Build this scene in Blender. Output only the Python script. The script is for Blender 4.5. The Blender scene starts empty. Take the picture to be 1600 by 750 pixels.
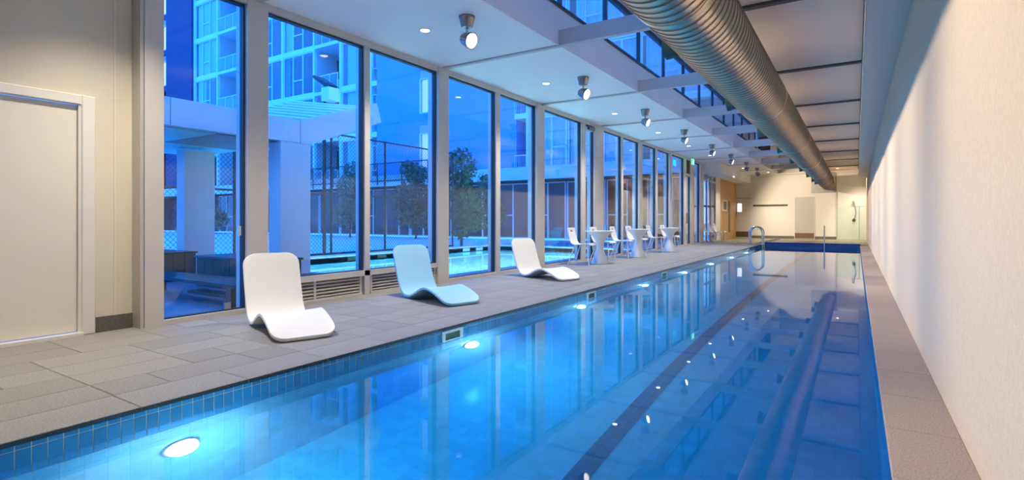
import bpy, math, random
from mathutils import Vector, Matrix
random.seed(7)
D = bpy.data
SC = bpy.context.scene
COL = SC.collection
PI = math.pi

# ------------------------------------------------------------------ camera, sky, exposure
YAW = math.atan(538 / 840.0)
cd = D.cameras.new('camera'); cam = D.objects.new('camera', cd); COL.objects.link(cam)
cam.location = (0, 0, 1.0); cam.rotation_euler = (PI / 2, 0, YAW)
cd.sensor_width = 36.0; cd.lens = 840 / 1600 * 36.0; cd.shift_y = -32 / 1600; cd.clip_start = .02; cd.clip_end = 400
SC.camera = cam
vs = SC.view_settings
vs.view_transform = 'Standard'; vs.look = 'None'; vs.exposure = 0.3; vs.gamma = 1.0; vs.use_curve_mapping = False
W = D.worlds.new('dusk_sky'); SC.world = W; W.use_nodes = True
nt = W.node_tree; bg = nt.nodes['Background']
SKY = 4.0
bg.inputs[0].default_value = (0.022, 0.27, 1.0, 1); bg.inputs[1].default_value = SKY
SPOT_W, DOWN_W, POOL_W, OUT_POOL_W = 360.0, 370.0, 560.0, 2300.0
WARM = (1.0, .80, .58); NEUTRAL = (1.0, .88, .70)
SC.cycles.max_bounces = 12; SC.cycles.transparent_max_bounces = 24
SC.cycles.transmission_bounces = 10; SC.cycles.glossy_bounces = 6; SC.cycles.diffuse_bounces = 5
SC.cycles.sample_clamp_indirect = 6.0

# ------------------------------------------------------------------ materials
MATS = {}
def mat(name, col, rough=.5, metal=0., vary=0., noise=None, bump=None, emit=None, spec=.5, coat=0.):
    if name in MATS: return MATS[name]
    m = D.materials.new(name); m.use_nodes = True; n = m.node_tree; b = n.nodes['Principled BSDF']
    b.inputs['Base Color'].default_value = (*col, 1); b.inputs['Roughness'].default_value = rough
    b.inputs['Metallic'].default_value = metal; b.inputs['Specular IOR Level'].default_value = spec
    b.inputs['Coat Weight'].default_value = coat
    last = None
    tc = n.nodes.new('ShaderNodeTexCoord')
    if noise:
        sc, amt = noise[0], noise[1]
        t = n.nodes.new('ShaderNodeTexNoise'); t.inputs['Scale'].default_value = sc; t.inputs['Detail'].default_value = 5
        mp = n.nodes.new('ShaderNodeMapping'); mp.inputs['Scale'].default_value = noise[2] if len(noise) > 2 else (1, 1, 1)
        n.links.new(tc.outputs['Object'], mp.inputs[0]); n.links.new(mp.outputs[0], t.inputs['Vector'])
        mr = n.nodes.new('ShaderNodeMapRange'); mr.inputs[1].default_value = .3; mr.inputs[2].default_value = .7
        mr.inputs[3].default_value = 1 - amt; mr.inputs[4].default_value = 1 + amt
        n.links.new(t.outputs[0], mr.inputs[0]); last = mr.outputs[0]
    if vary:
        oi = n.nodes.new('ShaderNodeObjectInfo'); mr = n.nodes.new('ShaderNodeMapRange')
        mr.inputs[3].default_value = 1 - vary; mr.inputs[4].default_value = 1 + vary
        n.links.new(oi.outputs['Random'], mr.inputs[0])
        if last:
            mu = n.nodes.new('ShaderNodeMath'); mu.operation = 'MULTIPLY'
            n.links.new(last, mu.inputs[0]); n.links.new(mr.outputs[0], mu.inputs[1]); last = mu.outputs[0]
        else: last = mr.outputs[0]
    if last:
        vm = n.nodes.new('ShaderNodeVectorMath'); vm.operation = 'SCALE'; vm.inputs[0].default_value = col
        n.links.new(last, vm.inputs['Scale']); n.links.new(vm.outputs[0], b.inputs['Base Color'])
    if bump:
        t = n.nodes.new('ShaderNodeTexNoise'); t.inputs['Scale'].default_value = bump[0]; t.inputs['Detail'].default_value = 4
        n.links.new(tc.outputs['Object'], t.inputs['Vector'])
        bp = n.nodes.new('ShaderNodeBump'); bp.inputs['Strength'].default_value = bump[1]; bp.inputs['Distance'].default_value = .01
        n.links.new(t.outputs[0], bp.inputs['Height']); n.links.new(bp.outputs[0], b.inputs['Normal'])
    if emit:
        b.inputs['Emission Color'].default_value = (*emit[0], 1); b.inputs['Emission Strength'].default_value = emit[1]
    MATS[name] = m
    return m

def pane_glass(name, tint=(.95, .98, 1.0), f0=.05):
    m = D.materials.new(name); m.use_nodes = True; n = m.node_tree; n.nodes.clear()
    out = n.nodes.new('ShaderNodeOutputMaterial'); mx = n.nodes.new('ShaderNodeMixShader')
    tr = n.nodes.new('ShaderNodeBsdfTransparent'); tr.inputs[0].default_value = (*tint, 1)
    gl = n.nodes.new('ShaderNodeBsdfGlossy'); gl.inputs['Roughness'].default_value = .0
    lw = n.nodes.new('ShaderNodeLayerWeight'); lw.inputs[0].default_value = .5
    pw = n.nodes.new('ShaderNodeMath'); pw.operation = 'POWER'; pw.inputs[1].default_value = 3.2
    mr = n.nodes.new('ShaderNodeMapRange'); mr.inputs[3].default_value = f0; mr.inputs[4].default_value = 1.0
    n.links.new(lw.outputs['Facing'], pw.inputs[0]); n.links.new(pw.outputs[0], mr.inputs[0])
    n.links.new(mr.outputs[0], mx.inputs[0]); n.links.new(tr.outputs[0], mx.inputs[1]); n.links.new(gl.outputs[0], mx.inputs[2])
    n.links.new(mx.outputs[0], out.inputs[0]); MATS[name] = m
    return m

def water_mat(name, col, vol=None):
    m = D.materials.new(name); m.use_nodes = True; n = m.node_tree; n.nodes.clear()
    out = n.nodes.new('ShaderNodeOutputMaterial'); g = n.nodes.new('ShaderNodeBsdfGlass')
    g.inputs['Color'].default_value = (*col, 1); g.inputs['Roughness'].default_value = 0.02; g.inputs['IOR'].default_value = 1.333
    n.links.new(g.outputs[0], out.inputs[0]); MATS[name] = m
    if vol:
        sc = n.nodes.new('ShaderNodeVolumeScatter'); sc.inputs['Color'].default_value = (.85, .95, 1, 1); sc.inputs['Density'].default_value = vol[0]; sc.inputs['Anisotropy'].default_value = .5
        ab = n.nodes.new('ShaderNodeVolumeAbsorption'); ab.inputs['Color'].default_value = (.0, .80, .94, 1); ab.inputs['Density'].default_value = vol[1]
        ad = n.nodes.new('ShaderNodeAddShader'); n.links.new(sc.outputs[0], ad.inputs[0]); n.links.new(ab.outputs[0], ad.inputs[1]); n.links.new(ad.outputs[0], out.inputs['Volume'])
    return m

def tile_mat(name, col, grout, w, h, mortar=.004, rough=.15, vary=.1, axis='XY'):
    m = D.materials.new(name); m.use_nodes = True; n = m.node_tree; b = n.nodes['Principled BSDF']
    b.inputs['Roughness'].default_value = rough
    tc = n.nodes.new('ShaderNodeTexCoord'); sp = n.nodes.new('ShaderNodeSeparateXYZ'); cb = n.nodes.new('ShaderNodeCombineXYZ')
    n.links.new(tc.outputs['Object'], sp.inputs[0])
    n.links.new(sp.outputs['XYZ'.index(axis[0])], cb.inputs[0]); n.links.new(sp.outputs['XYZ'.index(axis[1])], cb.inputs[1])
    br = n.nodes.new('ShaderNodeTexBrick'); br.offset = 0; br.squash = 1
    br.inputs['Scale'].default_value = 1; br.inputs['Brick Width'].default_value = w; br.inputs['Row Height'].default_value = h
    br.inputs['Mortar Size'].default_value = mortar / 2; br.inputs['Mortar Smooth'].default_value = .1
    c1 = tuple(c * (1 - vary) for c in col); c2 = tuple(c * (1 + vary) for c in col)
    br.inputs['Color1'].default_value = (*c1, 1); br.inputs['Color2'].default_value = (*c2, 1); br.inputs['Mortar'].default_value = (*grout, 1)
    n.links.new(cb.outputs[0], br.inputs['Vector']); n.links.new(br.outputs[0], b.inputs['Base Color'])
    bp = n.nodes.new('ShaderNodeBump'); bp.inputs['Strength'].default_value = .3; bp.inputs['Distance'].default_value = -.003
    n.links.new(br.outputs['Fac'], bp.inputs['Height']); n.links.new(bp.outputs[0], b.inputs['Normal'])
    MATS[name] = m
    return m

M = MATS
mat('plaster_beige', (.66, .585, .465), .75, noise=(1.3, .04), bump=(160, .06))
mat('plaster_right', (.60, .51, .395), .8, noise=(70, .07, (1, 1, .6)), bump=(120, .25))
mat('white_wall', (.70, .68, .625), .6)
mat('white_paint', (.76, .76, .78), .55)
mat('ceiling_white', (.84, .84, .87), .6)
mat('beam_paint', (.50, .49, .50), .5)
mat('panel_ceiling', (.66, .54, .46), .55)
mat('gap_dark', (.10, .09, .085), .7)
mat('frame_metal', (.60, .555, .51), .42, metal=.15)
mat('frame_dark', (.02, .025, .04), .5)
mat('door_paint', (.72, .665, .575), .45)
mat('door_trim', (.72, .685, .62), .4)
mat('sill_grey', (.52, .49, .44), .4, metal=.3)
mat('skirting_tile', (.115, .105, .095), .55, noise=(60, .25), vary=.06)
mat('paver_grey', (.245, .238, .222), .62, noise=(95, .28), vary=.10, bump=(220, .12))
mat('coping_grey', (.275, .268, .25), .58, noise=(110, .30), vary=.05, bump=(240, .12))
mat('coping_edge', (.02, .02, .02), .3, noise=(150, .5))
mat('joint_grey', (.085, .08, .075), .9)
mat('far_paver', (.20, .185, .12), .5, noise=(60, .2))
mat('ledge_paver', (.36, .30, .275), .6, noise=(130, .32), vary=.05, bump=(240, .12))
mat('pool_tile', (.02, .20, .40), .12, vary=.18, coat=.3)
mat('grout', (.55, .54, .44), .8)
tile_mat('pool_wall_far', (.02, .16, .36), (.25, .29, .28), .06, .1, axis='YZ')
tile_mat('pool_wall_end', (.02, .12, .34), (.25, .29, .28), .06, .1, axis='XZ')
tile_mat('pool_inner', (.22, .52, .74), (.15, .40, .64), .10, .10, axis='YZ')
tile_mat('pool_inner_end', (.22, .52, .74), (.15, .40, .64), .10, .10, axis='XZ')
tile_mat('pool_floor', (.22, .52, .74), (.15, .40, .64), .10, .10, axis='XY')
mat('lane_tile', (.012, .07, .24), .2, vary=.2)
mat('kerb_blue', (.02, .02, .30), .15, vary=.1)
mat('duct_metal', (.82, .64, .47), .33, metal=1.0, noise=(3, .08))
mat('duct_seam', (.36, .27, .19), .4, metal=1.0)
mat('nozzle_teal', (.03, .09, .09), .45, metal=.4)
mat('steel', (.55, .55, .56), .22, metal=1.0)
mat('gunmetal', (.30, .27, .27), .3, metal=1.0)
mat('steel_dark', (.20, .19, .19), .3, metal=1.0)
mat('plastic_white', (.80, .79, .77), .35)
mat('plastic_blue', (.30, .60, .84), .35)
mat('chair_white', (.82, .82, .82), .35)
mat('leg_white', (.80, .80, .80), .35)
mat('rubber', (.03, .03, .03), .7)
mat('timber_panel', (.50, .30, .12), .5, noise=(6, .18, (1, 14, .6)))
mat('timber_dark', (.075, .038, .025), .6, noise=(9, .3, (1, 8, 8)), vary=.2)
mat('bench_top', (.05, .045, .05), .25)
mat('grey_plate', (.34, .34, .33), .4, metal=.5)
mat('kick_plate', (.16, .115, .07), .45, metal=.3)
mat('kick_brown', (.17, .10, .06), .5)
mat('coat_rail', (.03, .02, .018), .5)
mat('door_grey', (.48, .465, .44), .5)
mat('black', (.01, .01, .012), .5)
mat('exit_green', (.02, .5, .22), .5, emit=((.05, .9, .35), 1.2))
mat('exit_white', (.8, .9, .85), .5, emit=((.8, 1, .9), 1.6))
mat('lamp_lens', (1, 1, 1), .3, emit=((1, .9, .75), 7))
mat('down_lens', (1, 1, 1), .3, emit=((1, .93, .8), 9))
mat('pool_lens', (1, 1, 1), .3, emit=((.66, .88, 1), POOL_W))
mat('outdoor_lens', (1, 1, 1), .3, emit=((.55, 1, .86), OUT_POOL_W))
mat('lit_paper', (.9, .95, 1), .5, emit=((.85, .95, 1), .9))
mat('skimmer_white', (.72, .74, .72), .35)
mat('skimmer_dark', (.02, .05, .03), .5)
# outside
mat('terrace', (.10, .17, .26), .7, noise=(20, .15))
mat('court', (.34, .52, .66), .75, noise=(3, .05))
mat('canopy_warm_paint', (.78, .60, .62), .45)  # warm light from the hall put into the canopy colour
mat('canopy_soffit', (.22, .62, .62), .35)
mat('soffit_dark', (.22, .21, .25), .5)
mat('blue_wall', (.05, .30, .70), .7, noise=(.4, .05), spec=.2)
mat('navy_wall', (.012, .05, .14), .75, spec=.2)
mat('facade_band', (.55, .55, .58), .5)
mat('facade_light', (.72, .72, .74), .5)
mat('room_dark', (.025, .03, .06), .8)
mat('shop_dark', (.03, .028, .03), .8)
mat('curtain', (.78, .78, .78), .8)
mat('lit_curtain', (.9, .85, .8), .7, emit=((1, .86, .68), 1.1))
mat('lit_pane', (.85, .9, .95), .4, emit=((.75, .88, 1), .55))
mat('rail_dark', (.012, .014, .02), .5)
mat('leaf', (.035, .10, .055), .5, vary=.1)
mat('leaf_pale', (.10, .17, .10), .5)
mat('bark', (.06, .045, .035), .8)
tile_mat('outdoor_tile', (.60, .88, .84), (.45, .75, .75), .15, .15, axis='XY', rough=.3)
tile_mat('outdoor_band', (.05, .30, .50), (.3, .5, .55), .12, .12, axis='YZ')
mat('outdoor_coping', (.60, .60, .62), .6)
pane_glass('window_glass', (.93, .975, 1.0), .035)
pane_glass('facade_glass', (.78, .88, .97), .04)
pane_glass('screen_glass', (.93, .98, .96), .03)
pane_glass('shop_glass', (.6, .65, .7), .03)
water_mat('pool_water', (.97, .99, 1.0), (.15, 1.05))
water_mat('outdoor_water', (.95, 1, 1))

# ------------------------------------------------------------------ helpers
class MB:
    def __init__(s): s.v = []; s.f = []
    def add(s, vs, fs):
        k = len(s.v); s.v += [tuple(p) for p in vs]; s.f += [tuple(i + k for i in f) for f in fs]; return s
    def box(s, x0, x1, y0, y1, z0, z1):
        return s.add([(x0, y0, z0), (x1, y0, z0), (x1, y1, z0), (x0, y1, z0), (x0, y0, z1), (x1, y0, z1), (x1, y1, z1), (x0, y1, z1)],
                     [(3, 2, 1, 0), (4, 5, 6, 7), (0, 1, 5, 4), (1, 2, 6, 5), (2, 3, 7, 6), (3, 0, 4, 7)])
    def bev(s, x0, x1, y0, y1, z0, z1, b, ax='z'):
        """box whose face towards +ax has chamfered edges"""
        def P(u, v, w): return {'z': (u, v, w), 'x': (w, u, v), 'y': (v, w, u)}[ax]
        a = {'z': (x0, x1, y0, y1, z0, z1), 'x': (y0, y1, z0, z1, x0, x1), 'y': (z0, z1, x0, x1, y0, y1)}[ax]
        u0, u1, v0, v1, w0, w1 = a
        sgn = b if w1 > w0 else -b
        vs_ = [P(u, v, w) for w, e in ((w0, 0), (w1 - sgn, 0), (w1, b)) for u, v in ((u0 + e, v0 + e), (u1 - e, v0 + e), (u1 - e, v1 - e), (u0 + e, v1 - e))]
        fs = [(3, 2, 1, 0), (8, 9, 10, 11)]
        for r in (0, 4):
            for i in range(4):
                j = (i + 1) % 4; fs.append((r + i, r + j, r + 4 + j, r + 4 + i))
        if w1 < w0: fs = [tuple(reversed(f)) for f in fs]
        return s.add(vs_, fs)
    def prism(s, poly, a, b, ax='z'):
        def P(u, v, w): return {'z': (u, v, w), 'x': (w, u, v), 'y': (v, w, u)}[ax]
        n = len(poly)
        return s.add([P(u, v, a) for u, v in poly] + [P(u, v, b) for u, v in poly],
                     [tuple(range(n - 1, -1, -1)), tuple(range(n, 2 * n))] + [(i, (i + 1) % n, n + (i + 1) % n, n + i) for i in range(n)])
    def tube(s, pts, r, n=8):
        pts = [Vector(p) for p in pts]; rs = r if isinstance(r, (list, tuple)) else [r] * len(pts)
        rings = []; up = None
        for i, p in enumerate(pts):
            t = (pts[min(i + 1, len(pts) - 1)] - pts[max(i - 1, 0)]).normalized()
            if up is None: up = t.orthogonal().normalized()
            up = (up - t * up.dot(t)).normalized(); w = t.cross(up)
            rings.append([p + (up * math.cos(2 * PI * k / n) + w * math.sin(2 * PI * k / n)) * rs[i] for k in range(n)])
        vs_ = [q for r_ in rings for q in r_]; fs = []
        for i in range(len(pts) - 1):
            for k in range(n):
                fs.append((i * n + k, i * n + (k + 1) % n, (i + 1) * n + (k + 1) % n, (i + 1) * n + k))
        fs += [tuple(range(n - 1, -1, -1)), tuple((len(pts) - 1) * n + k for k in range(n))]
        return s.add(vs_, fs)
    def lathe(s, prof, n=24, o=(0, 0, 0), d=(0, 0, 1)):
        """prof: (r, h) pairs along direction d from o"""
        d = Vector(d).normalized(); a = d.orthogonal().normalized(); b = d.cross(a); o = Vector(o)
        vs_ = [o + d * h + (a * math.cos(2 * PI * k / n) + b * math.sin(2 * PI * k / n)) * max(r, 1e-4) for r, h in prof for k in range(n)]
        fs = [(i * n + k, i * n + (k + 1) % n, (i + 1) * n + (k + 1) % n, (i + 1) * n + k) for i in range(len(prof) - 1) for k in range(n)]
        fs += [tuple(range(n - 1, -1, -1)), tuple((len(prof) - 1) * n + k for k in range(n))]
        return s.add(vs_, fs)
    def build(s, name, m, parent=None, local=False, smooth=None):
        me = D.meshes.new(name)
        off = Vector((0, 0, 0))
        if parent and not local:
            p = parent
            while p: off += p.location; p = p.parent
        me.from_pydata([(x - off.x, y - off.y, z - off.z) for x, y, z in s.v], [], s.f)
        me.materials.append(M[m] if isinstance(m, str) else m); me.update()
        if smooth:
            me.shade_smooth(); me.set_sharp_from_angle(angle=math.radians(smooth))
        o = D.objects.new(name, me); COL.objects.link(o)
        if parent: o.parent = parent
        return o
def BX(*a): return MB().box(*a)

def tag(o, label=None, cat=None, group=None, kind=None):
    if label: o['label'] = label
    if cat: o['category'] = cat
    if group: o['group'] = group
    if kind: o['kind'] = kind
    return o
def empty(name, loc=(0, 0, 0), label=None, cat=None, group=None, kind=None):
    o = D.objects.new(name, None); COL.objects.link(o); o.location = loc; o.empty_display_size = .1
    return tag(o, label, cat, group, kind)
def copy_tree(o, parent=None):
    c = o.copy(); COL.objects.link(c)
    if parent: c.parent = parent
    for ch in list(o.children): copy_tree(ch, c)
    return c
def inst(src, name, loc, parent):
    o = D.objects.new(name, src); COL.objects.link(o); o.location = loc; o.parent = parent
    return o
def struct(o, label, cat): return tag(o, label, cat, kind='structure')

# ------------------------------------------------------------------ dimensions
XG = -5.58            # window wall
XPL, XPR = -3.22, .13 # pool sides
XR = .405             # right wall
YP0, YP1 = -3.0, 24.5 # pool ends
YN, YF = -4.5, 31.6   # room ends
WZ, PZ = -.12, -1.28  # water level, pool bottom
BEAMS = [-2.85, .27, 3.45, 6.58, 9.75, 12.85, 15.9, 19.0, 22.1, 25.2, 28.3]

# ------------------------------------------------------------------ shell
b = MB(); b.box(-5.76, XPL - .02, YN, YF, -.20, -.030); b.box(XPL - .02, XR, YP1 + .21, YF, -.20, -.030); b.box(XPL - .02, XR, YN, YP0 - .21, -.2, -.03); b.box(XPR + .01, XR, YP0 - .21, YP1 + .21, -.2, -.031)
floor = b.build('floor', 'joint_grey'); struct(floor, 'grey paved deck around the indoor pool', 'floor')
random.seed(3)
paver_mesh = {}
def paver_me(w, l, key, mname):
    k = (round(w, 4), round(l, 4), key)
    if k not in paver_mesh:
        me = D.meshes.new('paver'); t = MB().bev(0, w, 0, l, -.030, 0, .004)
        me.from_pydata(t.v, [], t.f); me.materials.append(M[mname]); paver_mesh[k] = me
    return paver_mesh[k]
rows = [(-3.893, -3.56), (-4.226, -3.897), (-4.560, -4.230), (-4.893, -4.564), (-5.226, -4.897), (-5.665, -5.230)]
cells = []
for ri, (x0, x1) in enumerate(rows):
    k = -15
    while k < 105:
        n = 2 if random.random() < .48 else 1
        cells.append((x0, x1, k * .3045 + .145 * 0 + .14, (k + n) * .3045 + .14)); k += n
near = [c for c in cells if c[2] < 10.4 and c[2] > -.5]; near.sort(key=lambda c: c[2]); near = near[:225]
g = .0045
for x0, x1, y0, y1 in near:
    inst(paver_me(x1 - x0, y1 - y0 - g, 'd', 'paver_grey'), 'paver', (x0, y0, random.uniform(-.0012, 0)), floor)
far = MB(); fard = MB()
for c in cells:
    if c not in near: (fard if c[2] > 24 else far).bev(c[0], c[1], c[2], c[3] - g, -.030, 0, .004)
for x0 in [-3.2 + .605 * i for i in range(6)]:
    for j in range(12):
        y0 = 24.95 + j * .605
        if y0 < YF: fard.bev(x0, min(x0 + .6, XR), y0, min(y0 + .6, YF), -.03, 0, .004)
o = fard.build('end_paving', 'far_paver', floor); o['kind'] = 'stuff'
o = far.build('far_paving', 'paver_grey', floor); o['kind'] = 'stuff'
# coping stones
cm = MB()
for i in range(-7, 46):
    y0 = 1.352 + .6 * i
    if y0 > YP1 + .1 or y0 < YP0 - .6: continue
    me = paver_mesh.get('cop')
    if me is None:
        t = MB().bev(0, .343, 0, .5955, -.026, 0, .003); me = D.meshes.new('coping_stone'); me.from_pydata(t.v, [], t.f)
        me.materials.append(M['coping_grey']); me.materials.append(M['coping_edge'])
        for p in me.polygons:
            if p.normal.x > .9: p.material_index = 1
        paver_mesh['cop'] = me
    inst(me, 'coping_stone', (-3.555, y0, 0), floor)
    me = paver_mesh.get('led')
    if me is None:
        t = MB().bev(0, XR - XPR + .012, 0, .5955, -.030, 0, .003); me = D.meshes.new('ledge_stone'); me.from_pydata(t.v, [], t.f)
        me.materials.append(M['ledge_paver']); paver_mesh['led'] = me
    inst(me, 'ledge_stone', (XPR - .012, y0 + .01, 0), floor)

# pool basin
pool = empty('pool_basin', (XPL, 0, 0)); struct(pool, 'long blue tiled indoor lap pool', 'pool')
BX(XPL - .2, XPL - .0022, YP0, YP1, PZ - .1, -.028).build('pool_wall', 'grout', pool)
b = MB().box(XPL - .006, XPL, 9.30, YP1, -.24, -.028); b.build('far_wall_tiles', 'pool_wall_far', pool)
BX(XPL - .006, XPL, YP0, YP1, PZ, -.262).build('inner_wall', 'pool_inner', pool)
BX(XPR, XPR + .2, YP0, YP1, PZ - .1, -.24).build('inner_wall', 'pool_inner', pool)
BX(XPR, XPR + .2, YP0, YP1, -.24, -.030).build('right_band', 'pool_wall_far', pool)
BX(XPL - .2, XPR + .2, YP0 - .2, YP0, PZ - .1, -.03).build('inner_wall', 'pool_inner_end', pool)
BX(XPL - .2, XPR + .2, YP1, YP1 + .2, PZ - .1, -.24).build('inner_wall', 'pool_inner_end', pool)
BX(XPL - .2, XPR + .2, YP1, YP1 + .2, -.24, .0).build('end_band', 'pool_wall_end', pool)
BX(XPL - .2, XPR + .2, YP0 - .2, YP1 + .2, PZ - .2, PZ).build('pool_bottom', 'pool_floor', pool)
# raised end kerb: two courses of blue tiles
for i in range(22):
    x0 = XPL + .02 + i * .152
    if x0 + .15 < XPR: MB().bev(x0, x0 + .148, YP1 + .2, YP1 + .004, .0, .062, .002, ax='y').build('kerb_tile', 'kerb_blue', pool)
BX(XPL, XPR, YP1 + .006, YP1 + .42, .0, .058).build('end_kerb', 'kerb_blue', pool)
tm = {}
def wall_tile(w, h):
    if (w, h) not in tm:
        t = MB().bev(-.006, .0, 0, w, 0, h, .0012, ax='x'); me = D.meshes.new('tile'); me.from_pydata(t.v, [], t.f); me.materials.append(M['pool_tile']); tm[(w, h)] = me
    return tm[(w, h)]
for i in range(5, 155):
    y = .0 + .06 * i + .0
    inst(wall_tile(.0555, .0215), 'tile', (0, y, -.0505), pool)
    if i < 150: inst(wall_tile(.0555, .098), 'tile', (0, y, -.1525), pool)
b = MB()
for i in range(150, 155): b.bev(XPL - .006, XPL, .06 * i, .06 * i + .0572, -.1525, -.0535, .0012, ax='x')
for i in range(5, 155): b.bev(XPL - .006, XPL, .06 * i, .06 * i + .0572, -.2555, -.1555, .0012, ax='x')
for i in range(-50, 5):
    for z0, h in ((-.0505, .0225), (-.1525, .099), (-.2555, .1)): b.bev(XPL - .006, XPL, .06 * i, .06 * i + .0572, z0, z0 + h, .0012, ax='x')
o = b.build('tile_courses', 'pool_tile', pool); o['kind'] = 'stuff'
# lane line of dark tiles
lt = MB().bev(0, .0685, 0, .0685, 0, .006, .001); lme = D.meshes.new('lane_tile'); lme.from_pydata(lt.v, [], lt.f); lme.materials.append(M['lane_tile'])
b = MB()
for i in range(0, 300):
    y = 1.2 + .072 * i
    for x in (-1.555, -1.483):
        if i < 140: inst(lme, 'lane_tile', (x - XPL, y, PZ), pool)
        else: b.bev(x, x + .0685, y, y + .0685, PZ, PZ + .006, .001)
o = b.build('lane_tiles_far', 'lane_tile', pool); o['kind'] = 'stuff'
wv = MB().box(XPL - .004, XPR + .004, YP0 - .004, YP1 + .004, PZ - .004, WZ)
o = wv.build('pool_water', 'pool_water'); tag(o, 'still clear blue water filling the indoor lap pool', 'water', kind='structure')

# right wall, end walls, door wall
o = BX(XR, XR + .2, YN, YF, -.2, 3.6).build('wall_right', 'plaster_right'); struct(o, 'long beige textured plaster wall along the pool', 'wall')
o = BX(-5.9, XR + .2, YN - .2, YN, -.2, 5.0).build('wall_back', 'plaster_beige'); struct(o, 'beige wall closing the near end of the hall', 'wall')
b = MB().box(-5.9, -5.665, YN, .97, -.2, 3.5).box(-5.9, -5.665, 1.97, 2.32, -.2, 3.5).box(-5.9, -5.665, .97, 1.97, 2.04, 3.5)
wl = b.build('wall_left', 'plaster_beige'); struct(wl, 'cream plastered wall around the flush door', 'wall')
BX(-5.667, -5.655, 2.155, 2.165, .13, 3.4).build('corner_bead', 'door_paint', wl)
# door: leaf reaches to y=1.9 ; wide leaf out of frame at left
d1 = empty('door_1', (-5.66, .95, 0)); struct(d1, 'cream flush door in a moulded frame at the near end', 'door')
BX(-5.70, -5.672, .98, 1.90, .035, 1.985).build('leaf', 'door_paint', d1)
MB().bev(-5.665, -5.628, 1.905, 2.005, 0, 2.075, .008, ax='x').build('architrave', 'door_trim', d1)
MB().bev(-5.665, -5.628, .90, .995, 0, 2.075, .008, ax='x').build('architrave', 'door_trim', d1)
MB().bev(-5.665, -5.628, .995, 1.905, 1.99, 2.075, .008, ax='x').build('architrave_head', 'door_trim', d1)
MB().bev(-5.665, -5.642, 1.885, 1.935, 0, 2.01, .004, ax='x').build('jamb', 'door_trim', d1)
BX(-5.69, -5.60, .95, 1.91, 0, .028).build('threshold', 'door_trim', d1)
o = BX(-5.668, -5.648, 2.01, 2.305, 0, .135).build('baseboard_left', 'skirting_tile'); struct(o, 'dark grey tile skirting beside the cream door', 'skirting')

# ceilings
cl = BX(-5.76, -3.45, YN, YF, 3.40, 3.90).build('ceiling', 'ceiling_white'); struct(cl, 'low white ceiling over the deck by the windows', 'ceiling')
BX(-3.45, -3.43, YN, YF, 3.385, 3.9).build('fascia', 'white_paint', cl)
cr = BX(-1.65, .08, YN, YF, 3.425, 4.9).build('ceiling', 'panel_ceiling'); struct(cr, 'panelled ceiling between the round duct and right wall', 'ceiling')
for i in range(len(BEAMS) - 1):
    y0, y1 = BEAMS[i] + .06, BEAMS[i + 1] - .06
    BX(-1.64, .07, y0, y1, 3.412, 3.426).build('ceiling_panel', 'panel_ceiling', cr)
for i, y in enumerate(BEAMS):
    bm = empty('ceiling_beam', (-3.43, y, 3.38)); struct(bm, '%s painted cross beam from the camera end of the hall' % ['first', 'second', 'third', 'fourth', 'fifth', 'sixth', 'seventh', 'eighth', 'ninth', 'tenth', 'eleventh'][i], 'beam')
    BX(-3.43, -1.65, y - .045, y + .045, 3.38, 3.59).build('beam', 'beam_paint', bm)
    BX(-5.55, -3.43, y - .035, y + .035, 3.375, 3.40).build('strip', 'beam_paint', bm)
    BX(-1.65, .08, y - .045, y + .045, 3.385, 3.425).build('strip', 'gap_dark', bm)
bb = BX(.08, XR, YN, 29.6, 2.90, 3.6).build('ceiling_bulkhead', 'beam_paint'); struct(bb, 'grey boxed beam running along the top of the right wall', 'beam')
BX(.066, .08, YN, 29.6, 3.36, 3.44).build('shadow_gap', 'gap_dark', bb)
o = BX(.08, XR, 29.6, YF, 3.42, 3.6).build('ceiling', 'panel_ceiling'); struct(o, 'ceiling above the shower corner at the far end', 'ceiling')
# clerestory and roof light
ck = empty('window_9', (-3.44, 0, 3.9)); struct(ck, 'long clerestory window strip above the low ceiling', 'window')
BX(-3.47, -3.41, YN, 23.9, 3.90, 3.945).build('sill_rail', 'frame_dark', ck)
BX(-3.47, -3.41, YN, 23.9, 4.63, 4.72).build('head_rail', 'frame_dark', ck)
YC = [YN] + sorted([y for y in BEAMS if y < 23] + [(BEAMS[i] + BEAMS[i + 1]) / 2 for i in range(8)]) + [23.9]
for y in YC[1:-1]: BX(-3.47, -3.41, y - .022, y + .022, 3.945, 4.63).build('mullion', 'frame_dark', ck)
for a, c in zip(YC, YC[1:]): BX(-3.446, -3.436, a + .03, c - .03, 3.94, 4.635).build('pane', 'window_glass', ck)
for a, c in zip(BEAMS, BEAMS[1:]): BX(-3.43, -1.64, a + .035, c - .035, 4.74, 4.80).build('roof_panel', 'ceiling_white', ck)
for y in BEAMS: BX(-3.45, -1.64, y - .04, y + .04, 4.70, 4.78).build('roof_bar', 'facade_light', ck)
BX(-3.45, -1.64, 28.3, YF, 4.75, 4.85).build('roof_end', 'ceiling_white', ck)
BX(-3.45, -1.64, YN, BEAMS[0], 4.75, 4.85).build('roof_end', 'ceiling_white', ck)
BX(-3.47, -3.43, 23.9, YF, 3.9, 4.8).build('closing_panel', 'ceiling_white', ck)

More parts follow.
